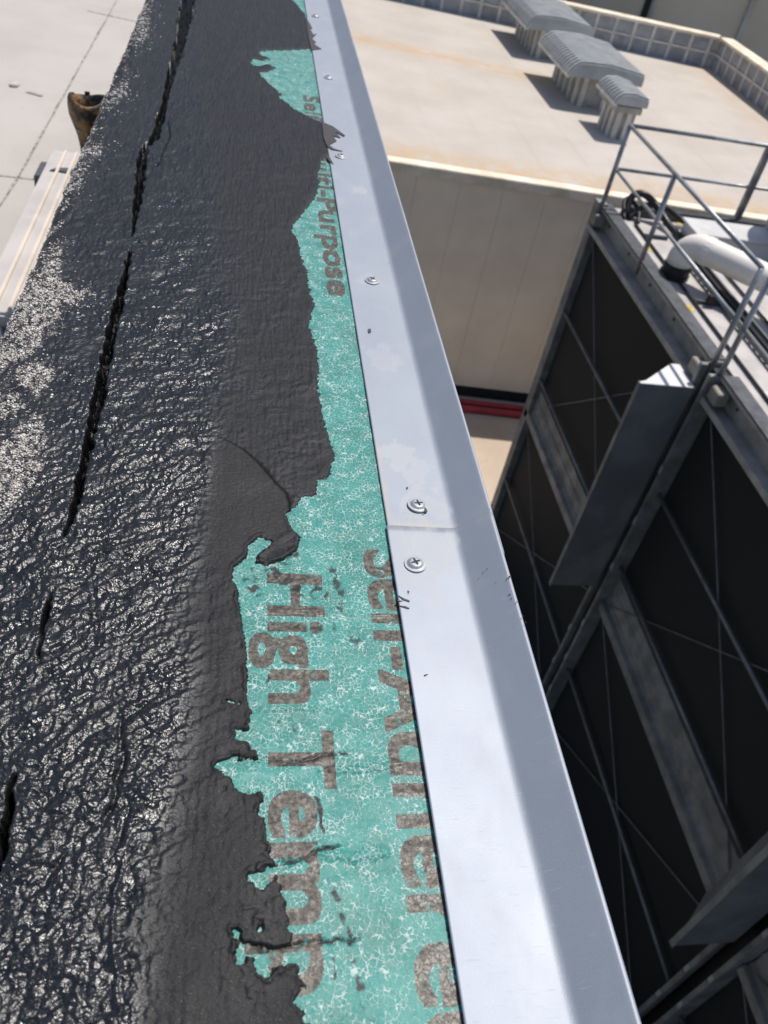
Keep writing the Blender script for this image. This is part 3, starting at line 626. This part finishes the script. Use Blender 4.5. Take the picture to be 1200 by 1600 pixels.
t = thing('flared_pipe', (-.352, 2.11, ZL), 'flared pipe end, rusty yellow smeared with black, rising behind the tarred parapet', 'pipe')
b = MB(); n = 22; prof = [(.022,-.90),(.022,-.42),(.021,-.34),(.022,-.30),(.026,-.275),(.034,-.255),(.041,-.235),(.044,-.215),(.044,-.197),(.041,-.190),(.036,-.192),(.032,-.215),(.022,-.25),(.004,-.26)]
for r_, z_ in prof:
    for j in range(n):
        q = 2*math.pi*j/n; k = 1+.06*math.sin(3*q+z_*30)+.03*math.sin(7*q); b.v.append((-.352+r_*k*math.cos(q), 2.11+r_*k*math.sin(q), z_+.006*math.sin(2*q+1)*(z_ > -.26)))
for i in range(len(prof)-1):
    for j in range(n): b.f.append((i*n+j, i*n+(j+1) % n, (i+1)*n+(j+1) % n, (i+1)*n+j))
b.build('pipe_body', MAT['rusty'], t, smooth=True)
for q in (2.6, 1.7): MB().tube([(-.352+.042*math.cos(q), 2.11+.042*math.sin(q), -.20), (-.352+.043*math.cos(q), 2.11+.043*math.sin(q), -.190)], .006, 8).build('rim_lug', MAT['rusty'], t)
tag(MB().prism([(-1.06,4.30),(-1.045,4.28),(-1.02,4.29),(-1.015,4.33),(-1.04,4.345)], ZL+.001, ZL+.012).build('debris_scrap', MAT['whitemetal'], bevel=.003), 'small pale scrap lying on the lower roof', 'debris')

# ================================================================== building across the gap
ZR = -4.62
def yf(x): return 14.51-(x-2.56)*.066            # front edge
def yb(x): return 27.9-(x-2.5)*.215              # rear parapet foot
XR = 13.42
fb = thing('flat_roofed_building', (4, 14.5, ZG), 'low beige building across the gap with pale sheet roof', 'building')
xp = 3.86-.79*7; k = 0
while xp < 10.6:
    x0, x1 = xp+.0015, xp+.7885
    MB().hexa([(x0,yf(x0),ZG+.30),(x1,yf(x1),ZG+.30),(x1,yf(x1)+.1,ZG+.30),(x0,yf(x0)+.1,ZG+.30),(x0,yf(x0),ZR-.14),(x1,yf(x1),ZR-.14),(x1,yf(x1)+.1,ZR-.14),(x0,yf(x0)+.1,ZR-.14)]).build('wall_panel', MAT['fwall'], fb, bevel=.0025)
    xp += .79
MB().hexa([(-3,yf(-3)+.05,ZG),(13.8,yf(13.8)+.05,ZG),(13.8,yb(13.8),ZG),(-3,yb(-3),ZG),(-3,yf(-3)+.05,ZR-.12),(13.8,yf(13.8)+.05,ZR-.12),(13.8,yb(13.8),ZR-.12),(-3,yb(-3),ZR-.12)]).build('core', MAT['dark_core'], fb)
# roof sheets, each lapping the next
xp = -2.6; i = 0
while xp < XR:
    x0, x1 = xp, min(xp+1.02, XR+.1); n = 40; P = np.zeros((n, 3, 3)); dz = .0
    for j in range(n):
        f_ = j/(n-1)
        for kk, (xx, zz) in enumerate(((x0, ZR+.002), ((x0+x1)/2, ZR+.001), (x1+.03, ZR))):
            P[j, kk] = (xx, yf(xx)+.05+f_*(yb(xx)-yf(xx)-.05), zz)
    rust = np.clip(1-(P[...,1]-np.vectorize(yf)(P[...,0]))/1.3, 0, 1)**.7*.95
    rust = np.maximum(rust, .75*np.exp(-((P[...,1]-(22.6-.25*(P[...,0]-2.5)))/.45)**2)*(P[...,0] < 7.2)); rust = np.maximum(rust, .5*np.clip(1-(XR-P[...,0])/1.6, 0, 1)); 
    o = link('roof_sheet', grid_mesh('roof_sheet', P, {'rust': rust}), MAT['froof'], fb); xp += 1.02
# front trim
MB().hexa([(-3,yf(-3)-.03,ZR-.14),(13.8,yf(13.8)-.03,ZR-.14),(13.8,yf(13.8)+.24,ZR-.14),(-3,yf(-3)+.24,ZR-.14),(-3,yf(-3)-.03,ZR+.035),(13.8,yf(13.8)-.03,ZR+.035),(13.8,yf(13.8)+.24,ZR+.035),(-3,yf(-3)+.24,ZR+.035)]).build('edge_trim', MAT['trim'], fb, bevel=.012)
# rear and side parapets: panels between pale battens
def panel_parapet(name, p0, p1, nrm, hgt, pitch):
    p0, p1 = np.array(p0), np.array(p1); d = p1-p0; L = np.hypot(*d); d /= L; nrm = np.array(nrm, float)
    def blk(b, a0, a1, n0, n1, z0, z1):
        q = [p0+d*a0+nrm*n0, p0+d*a1+nrm*n0, p0+d*a1+nrm*n1, p0+d*a0+nrm*n1]
        return b.hexa([(*c_, z0) for c_ in q]+[(*c_, z1) for c_ in q])
    b = MB(); blk(b, 0, L, .12, .35, ZR-.1, ZR+hgt); root = b.build(name, MAT['batten'], fb)
    b = MB(); blk(b, -.05, L+.05, -.04, .45, ZR+hgt, ZR+hgt+.07); b.build('coping', MAT['trim'], root, bevel=.01)
    b = MB(); blk(b, 0, L, .0, .12, ZR+hgt*.47, ZR+hgt*.55); n = int(L/pitch)
    for i in range(n+1): blk(b, i*pitch-.045, i*pitch+.045, .004, .12, ZR-.1, ZR+hgt*.47-.001); blk(b, i*pitch-.045, i*pitch+.045, .004, .12, ZR+hgt*.55+.001, ZR+hgt-.001)
    b.build('batten_grid', MAT['batten'], root)
    for i in range(n):
        for z0, z1 in ((-.1, hgt*.47-.01), (hgt*.55+.01, hgt-.01)):
            b = MB(); blk(b, i*pitch+.05, (i+1)*pitch-.05, .03+random.uniform(-.008, .008), .118, ZR+z0, ZR+z1); b.build('parapet_panel', MAT['plot'], root)
cor = (XR, yb(XR))
panel_parapet('rear_parapet', (.6, yb(.6)), cor, (.21, .978), .74, .56)
panel_parapet('side_parapet', (XR, yb(XR)+.1), (XR-.25, yf(XR)+.2), (1, 0), .74, .56)
# foot of the wall: red pipes on the ground in the shade
for y, r_ in ((14.22, .075), (14.00, .075)):
    b = MB(); b.tube([(-2, y+.30, ZG+r_), (3.9, y-.09, ZG+r_), (11, y-.55, ZG+r_)], r_, 12); o = b.build('red_pipe', MAT['red'], smooth=False)
    tag(o, 'red pipe on the ground nearer the beige wall' if y > 14.1 else 'red pipe on the ground farther out from the beige wall', 'pipe', 'red pipes at the wall foot')
# roof ventilators
def ventilator(x0, x1, y0, y1, eave, rise, sx0, sx1, sy0, sy1, label, nr, collar=False):
    t = thing('roof_ventilator', ((x0+x1)/2, (y0+y1)/2, ZR), label, 'ventilator', 'ventilators on the pale roof')
    ze = ZR+eave; W = x1-x0; ins = min(.26, W*.2); xm = x0+W*.52
    prof = [(x0,0),(x0,.05),(x0+ins*.35,rise*.55),(x0+ins*.8,rise*.86),(x0+ins*1.3,rise*.93),(xm,rise),(x1-ins*.25,rise*.72),(x1,rise*.62),(x1,0)]
    inn = [(x1-.03,-.001),(x0+.03,-.001)]
    MB().sweep_y([(x, ze+z) for x, z in prof+inn], y0, y1).build('cap', MAT['vent'], t)
    for i in range(nr):                                       # raised corrugations over the cap
        yy = y0+(y1-y0)*(i+.25)/nr; wy = (y1-y0)/nr*.5
        up = [(x-.012*(j < 2), ze+z+.045) for j, (x, z) in enumerate(prof[1:-1])]; lo = [(x, ze+z-.004) for x, z in reversed(prof[1:-1])]
        MB().sweep_y(up+lo, yy, yy+wy).build('cap_rib', MAT['vent'], t)
    MB().box(x0-.03, x0+.035, y0-.01, y1+.01, ze-.035, ze+.012).build('eave_strip', MAT['batten'], t)
    MB().box(sx0, sx1, sy0, sy1, ZR-.05, ze+.02).build('stem', MAT['ventstem'], t)
    n = max(3, int((sy1-sy0)/.36))
    for i in range(n): yy = sy0+(sy1-sy0)*(i+.15)/n; MB().box(sx0-.05, sx0-.001, yy, yy+.11, ZR-.05, ze+.0).build('stem_batten', MAT['batten'], t)
    n = max(2, int((sx1-sx0)/.42))
    for i in range(n): xx = sx0+(sx1-sx0)*(i+.08)/n; MB().box(xx, xx+.11, sy0-.05, sy0-.001, ZR-.05, ze+.0).build('stem_batten', MAT['batten'], t)
    if collar: MB().box(x0+.06, x1-.06, y0+.05, y1-.05, ze-.16, ze-.036).build('collar', MAT['ventstem'], t)
ventilator(7.0, 8.75, 19.32, 21.95, .66, .30, 7.46, 8.55, 19.65, 21.7, 'large ribbed ventilator in the middle of the row on the pale roof', 15)
ventilator(7.0, 8.75, 23.3, 26.0, .66, .32, 7.42, 8.5, 23.5, 25.7, 'large ribbed ventilator farthest back, nearest the rear parapet', 15)
ventilator(7.5, 8.2, 17.5, 18.75, .70, .20, 7.66, 8.1, 17.68, 18.5, 'small ribbed ventilator standing nearest, just behind the guardrail corner', 8, True)
# debris bit on the roof and wall beyond
t = thing('tall_building', (8, 33, ZG), 'taller beige building filling the background behind the rear parapet', 'building')
MB().box(-20, 45, 31, 40, ZG, 9).build('wall', MAT['bwall'], t)
for x0 in (13.28,): MB().tube([(x0+.14, 30.86, ZG), (x0+.14, 30.86, 9)], .12, 12).build('drain_pipe', MAT['bpipe'], t); MB().box(x0-.16, x0+.01, 30.92, 30.998, ZG, 9).build('dark_joint', MAT['black'], t)
MB().box(16.78, 16.98, 30.9, 30.998, ZG, 9).build('wall_batten', MAT['bpipe'], t)
MB().box(9.0, 10.4, 30.55, 30.95, -4.9, -3.9).build('wall_unit', MAT['darkgrey'], t, bevel=.03)

# ================================================================== screened plant tower on the right
XT = 4.67; ZD = -3.37
tw = thing('plant_tower', (7, 5, ZG), 'tall steel plant tower clad in dark mesh with a railed deck on top', 'tower')
MB().box(4.86, 12, -3.5, 10.40, ZD-.10, ZD).build('deck', MAT['deck'], tw)
MB().box(4.95, 11.9, -3.4, 10.3, ZG, ZD-.101).build('interior_light_block', MAT['dark_core'], tw)  # solid box added behind the screens to block light
BAYS = [(6.66, 10.40), (2.50, 6.36), (-1.60, 2.20)]
for y0, y1 in BAYS:
    MB().box(4.75, 4.78, y0, y1, -6.24, -3.64).build('mesh_screen', MAT['screen'], tw)
    MB().box(4.75, 4.78, y0, y1, ZG, -6.76).build('mesh_screen', MAT['screen'], tw)
    # wide horizontal beam: stepped channel
    MB().sweep_y([(4.64,-6.78),(4.64,-6.66),(4.70,-6.655),(4.70,-6.60),(4.72,-6.59),(4.72,-6.44),(4.705,-6.43),(4.705,-6.40),(4.72,-6.39),(4.72,-6.22),(4.80,-6.22),(4.80,-6.78)], y0, y1).build('cross_beam', MAT['galvdull'], tw)
    for z in (-4.88, -6.05, -8.05): MB().tube([(4.665, y0-.05, z), (4.665, y1, z)], .024, 10).build('tie_rod', MAT['rod'], tw, smooth=True)
    for a, b_ in (((y1,-3.64),(y0,-6.72)), ((y0,-3.6),(y1,-6.70)), ((y1,-6.8),(y0,-9.15)), ((y0,-6.85),(y1,-9.2))):
        MB().tube([(4.70, a[0], a[1]), (4.70, b_[0], b_[1])], .0085, 8).build('brace_cable', MAT['rod'], tw)
    # edge channel under the deck
    MB().sweep_y([(4.60,-3.66),(4.60,-3.60),(4.625,-3.60),(4.625,-3.635),(4.80,-3.635),(4.80,-3.40),(4.70,-3.395),(4.70,-3.345),(4.86,-3.345),(4.86,-3.66)], y0-.02, y1+.02).build('edge_channel', MAT['channel'], tw)
    MB().box(4.685, 4.858, y0, y1, -3.344, -3.325).build('deck_curb', MAT['darkgrey'], tw)
    for k in range(5): yb_ = y0+.3+(y1-y0-.6)*k/4; MB().tube([(4.796, yb_, -3.51), (4.785, yb_, -3.51)], .018, 8).build('bolt', MAT['rod'], tw)
MB().box(4.64, 4.76, 10.28, 10.47, ZG, -3.30).build('corner_post', MAT['galvdull'], tw)
for yc in (6.51, 2.35):
    for s_ in (-1, 1): MB().box(4.58, 4.66, yc+s_*.105-.028, yc+s_*.105+.028, ZG, -3.36).build('column_flange', MAT['galvdull'], tw, bevel=.004); MB().box(4.66, 4.82, yc+s_*.128-.006, yc+s_*.128+.006, ZG, -3.36).build('column_web', MAT['galvdull'], tw)
    MB().box(4.72, 4.9, yc-.10, yc+.10, ZG, -3.40).build('column_core', MAT['black'], tw)
    for i, z in enumerate((-4.55, -5.3, -6.05, -7.1, -7.8, -8.5)):
        s_ = -1 if i % 2 else -1; MB().box(4.568, 4.578, yc-.105-.02, yc-.105+.02, z-.07, z+.03).build('bolt_plate', MAT['bolt'], tw)
        MB().box(4.568, 4.578, yc+.105-.02, yc+.105+.02, z-.42, z-.32).build('bolt_plate', MAT['bolt'], tw)
    # wedge-shaped wind deflector fixed to the column
    pl = [(3.985, yc), (4.57, yc), (4.57, yc+.42), (4.47, yc+.42), (4.06, yc+.06), (3.985, yc+.03)]
    f = MB().prism(pl, -6.55, -3.60).build('wind_deflector', MAT['fin'], tw, bevel=.006); tag(f, 'dark flat metal wedge standing off the column')
    MB().box(3.972, 3.984, yc-.012, yc+.045, -6.56, -3.585).build('edge_fold', MAT['galvdull'], f)
    MB().prism(pl, -3.596, -3.586).build('sunlit_top', MAT['fin_sunlit'], f)  # separate top in a brighter colour, painted as if sunlit
for y in (10.25, 6.75, 6.24, 2.6):
    MB().box(4.60, 4.72, y-.09, y+.09, -3.56, -3.42).build('corner_block', MAT['cream_block'], tw, bevel=.008)
# guardrail
ZT = -2.32; ZM = -2.85; gx = 4.70
gt = MB().tube([(gx, 10.33, ZT), (gx, 6.60, ZT)], .024, 10).build('guardrail', MAT['galv'], tw, smooth=True); tag(gt, 'galvanised tube guardrail around the tower deck')
def rail(a, b_, r_=.021): MB().tube([a, b_], r_, 10).build('rail', MAT['galv'], gt, smooth=True)
def post(x, y, zb=ZD-.14): MB().tube([(x, y, zb), (x, y, ZT-.01)], .030, 10).build('post', MAT['galv'], gt, smooth=True)
rail((gx, 10.33, ZM), (gx, 6.60, ZM)); rail((gx, 6.42, ZT), (gx, 2.5, ZT), .024); rail((gx, 6.42, ZM), (gx, 2.5, ZM))
rail((gx, 10.33, ZT), (9.5, 10.33, ZT), .024); rail((gx, 10.33, ZM), (9.5, 10.33, ZM))
for y in (10.33, 8.78, 6.60, 6.42, 4.6): post(gx, y)
MB().box(6.60, 6.68, 10.30, 10.36, ZD, ZT).build('post', MAT['galv'], gt); MB().box(8.5, 8.58, 10.30, 10.36, ZD, ZT).build('post', MAT['galv'], gt)

# things on the deck
PX = 5.03; PY = 8.53
t = thing('white_pipe', (PX, PY, ZD), 'thick white elbow pipe with black collar on the tower deck', 'pipe')
pts = [(PX, PY, ZD+.16)]
for i in range(0, 9):
    a = math.pi/2*i/8; r_ = .20; pts.append((PX+r_*(1-math.cos(a))*.66, PY-r_*(1-math.cos(a))*.75, ZD+.22+r_*math.sin(a)))
e = pts[-1]; pts += [(e[0]+.5, e[1]-.57, e[2]), (e[0]+1.3, e[1]-1.48, e[2])]
MB().tube(pts, .150, 20).build('pipe_run', MAT['pvc'], t, smooth=True)
MB().tube([(PX, PY, ZD), (PX, PY, ZD+.05), (PX, PY, ZD+.051), (PX, PY, ZD+.15)], [.175, .175, .160, .160], 20).build('collar', MAT['black'], t)
d_ = Vector((.5, -.57, 0)).normalized(); MB().tube([Vector(e)+d_*.02, Vector(e)+d_*.10], .157, 20).build('coupling', MAT['pvc'], t)
t = thing('grey_tank', (7.62, 9.35, ZD), 'big grey round tank at the right edge of the deck', 'tank')
MB().tube([(7.62, 9.35, ZD), (7.62, 9.35, ZD+1.6)], .98, 48).build('shell', MAT['tank'], t)
MB().tube([(7.62, 9.35, ZD+.30), (7.62, 9.35, ZD+.36)], 1.0, 48).build('band', MAT['tank'], t)
t = thing('grey_cabinet', (6.15, 9.6, ZD), 'low light grey cabinet behind the white pipe on the deck', 'cabinet')
MB().box(5.55, 6.75, 9.25, 9.70, ZD, ZD+.22).build('body', MAT['cabinet'], t, bevel=.015); MB().box(5.52, 6.78, 9.22, 9.73, ZD+.221, ZD+.25).build('lid', MAT['cabinet'], t, bevel=.006)
def hose(name, pts, r_, label):
    P = [Vector(p) for p in pts]; out = []
    for i in range(len(P)-1):
        p0, p1, p2, p3 = P[max(i-1, 0)], P[i], P[i+1], P[min(i+2, len(P)-1)]
        for k in range(8):
            q = k/8; out.append(.5*((2*p1)+(p2-p0)*q+(2*p0-5*p1+4*p2-p3)*q*q+(3*p1-p0-3*p2+p3)*q**3))
    out.append(P[-1]); tag(MB().tube(out, r_, 10).build(name, MAT['black'], smooth=True), label, 'hose')
hose('rubber_hose', [(4.95,10.1,ZD+.04),(5.0,10.22,ZD+.22),(5.12,10.2,ZD+.30),(5.3,10.1,ZD+.22),(5.45,9.8,ZD+.08),(5.55,9.3,ZD+.05),(5.7,8.9,ZD+.05)], .045, 'black hose arching from the far deck corner towards the white pipe')
hose('rubber_hose', [(4.98,10.05,ZD+.03),(5.2,10.12,ZD+.18),(5.45,10.1,ZD+.2),(5.7,10.0,ZD+.1),(6.1,9.95,ZD+.05),(7.2,10.0,ZD+.05)], .04, 'black hose lying along the far edge of the deck')
hose('rubber_hose', [(4.90,10.0,ZD+.03),(4.92,10.2,ZD+.16),(5.0,10.25,ZD+.2),(5.1,10.1,ZD+.12),(5.06,9.9,ZD+.03)], .025, 'small black hose loop at the far deck corner')
tag(MB().box(4.95, 7.4, 10.18, 10.28, ZD+.001, ZD+.10).build('toe_board', MAT['darkgrey'], bevel=.01), 'dark low board along the far edge of the deck', 'board')
for xx, nm in ((5.02, 'thin dark conduit nearest the deck edge'), (5.78, 'thin dark conduit beyond the cable tray')):
    tag(MB().tube([(xx, 9.9, ZD+.025), (xx, 5.6, ZD+.025)], .016, 8).build('conduit', MAT['black']), nm, 'conduit')
t = thing('cable_tray', (5.45, 7, ZD), 'slotted cable tray running under the white pipe', 'cable tray')
for xx in (5.34, 5.52): MB().box(xx-.012, xx+.012, 4.5, 9.2, ZD+.02, ZD+.09).build('side_rail', MAT['rod'], t)
for i in range(36): MB().box(5.354, 5.506, 4.6+i*.125, 4.65+i*.125, ZD+.03, ZD+.05).build('rung', MAT['rod'], t)
MB().tube([(5.43, 4.5, ZD+.065), (5.43, 9.2, ZD+.065)], .03, 8).build('cable', MAT['black'], t)
for i, (x, y) in enumerate(((5.18, 9.55), (5.18, 7.9))): tag(MB().box(5.03, 5.34, y-.02, y+.02, ZD+.002, ZD+.045).build('cross_strut', MAT['darkgrey']), ('farther' if i == 0 else 'nearer')+' dark strut between conduit and cable tray', 'strut')
tag(MB().box(5.14, 5.26, 7.82, 7.88, ZD+.046, ZD+.14).build('junction_box', MAT['black'], bevel=.008), 'small black junction box on the deck below the white pipe', 'junction box')
for i, (u, v) in enumerate(((1078, 482), (1012, 388), (1060, 348))):
    p = onz(u, v, ZD); pl = [(p[0]+random.uniform(.7, 1.2)*.05*math.cos(a), p[1]+random.uniform(.6, 1.2)*.11*math.sin(a)) for a in np.linspace(0, 2*math.pi, 9)[:-1]]
    tag(MB().prism(pl, ZD+.001, ZD+.005).build('paint_mark', MAT['yellow']), ('yellow paint splash on the deck below the white pipe', 'yellow paint splash beside the middle guardrail post', 'yellow mark on the deck by the black hoses')[i], 'paint mark')
tag(MB().box(5.02, 5.6, 5.5, 6.15, ZD+.002, ZD+.04).build('cover_plate', MAT['cabinet'], bevel=.004), 'pale flat cover plate on the deck at the right edge', 'plate')
S.cycles.max_bounces = 8
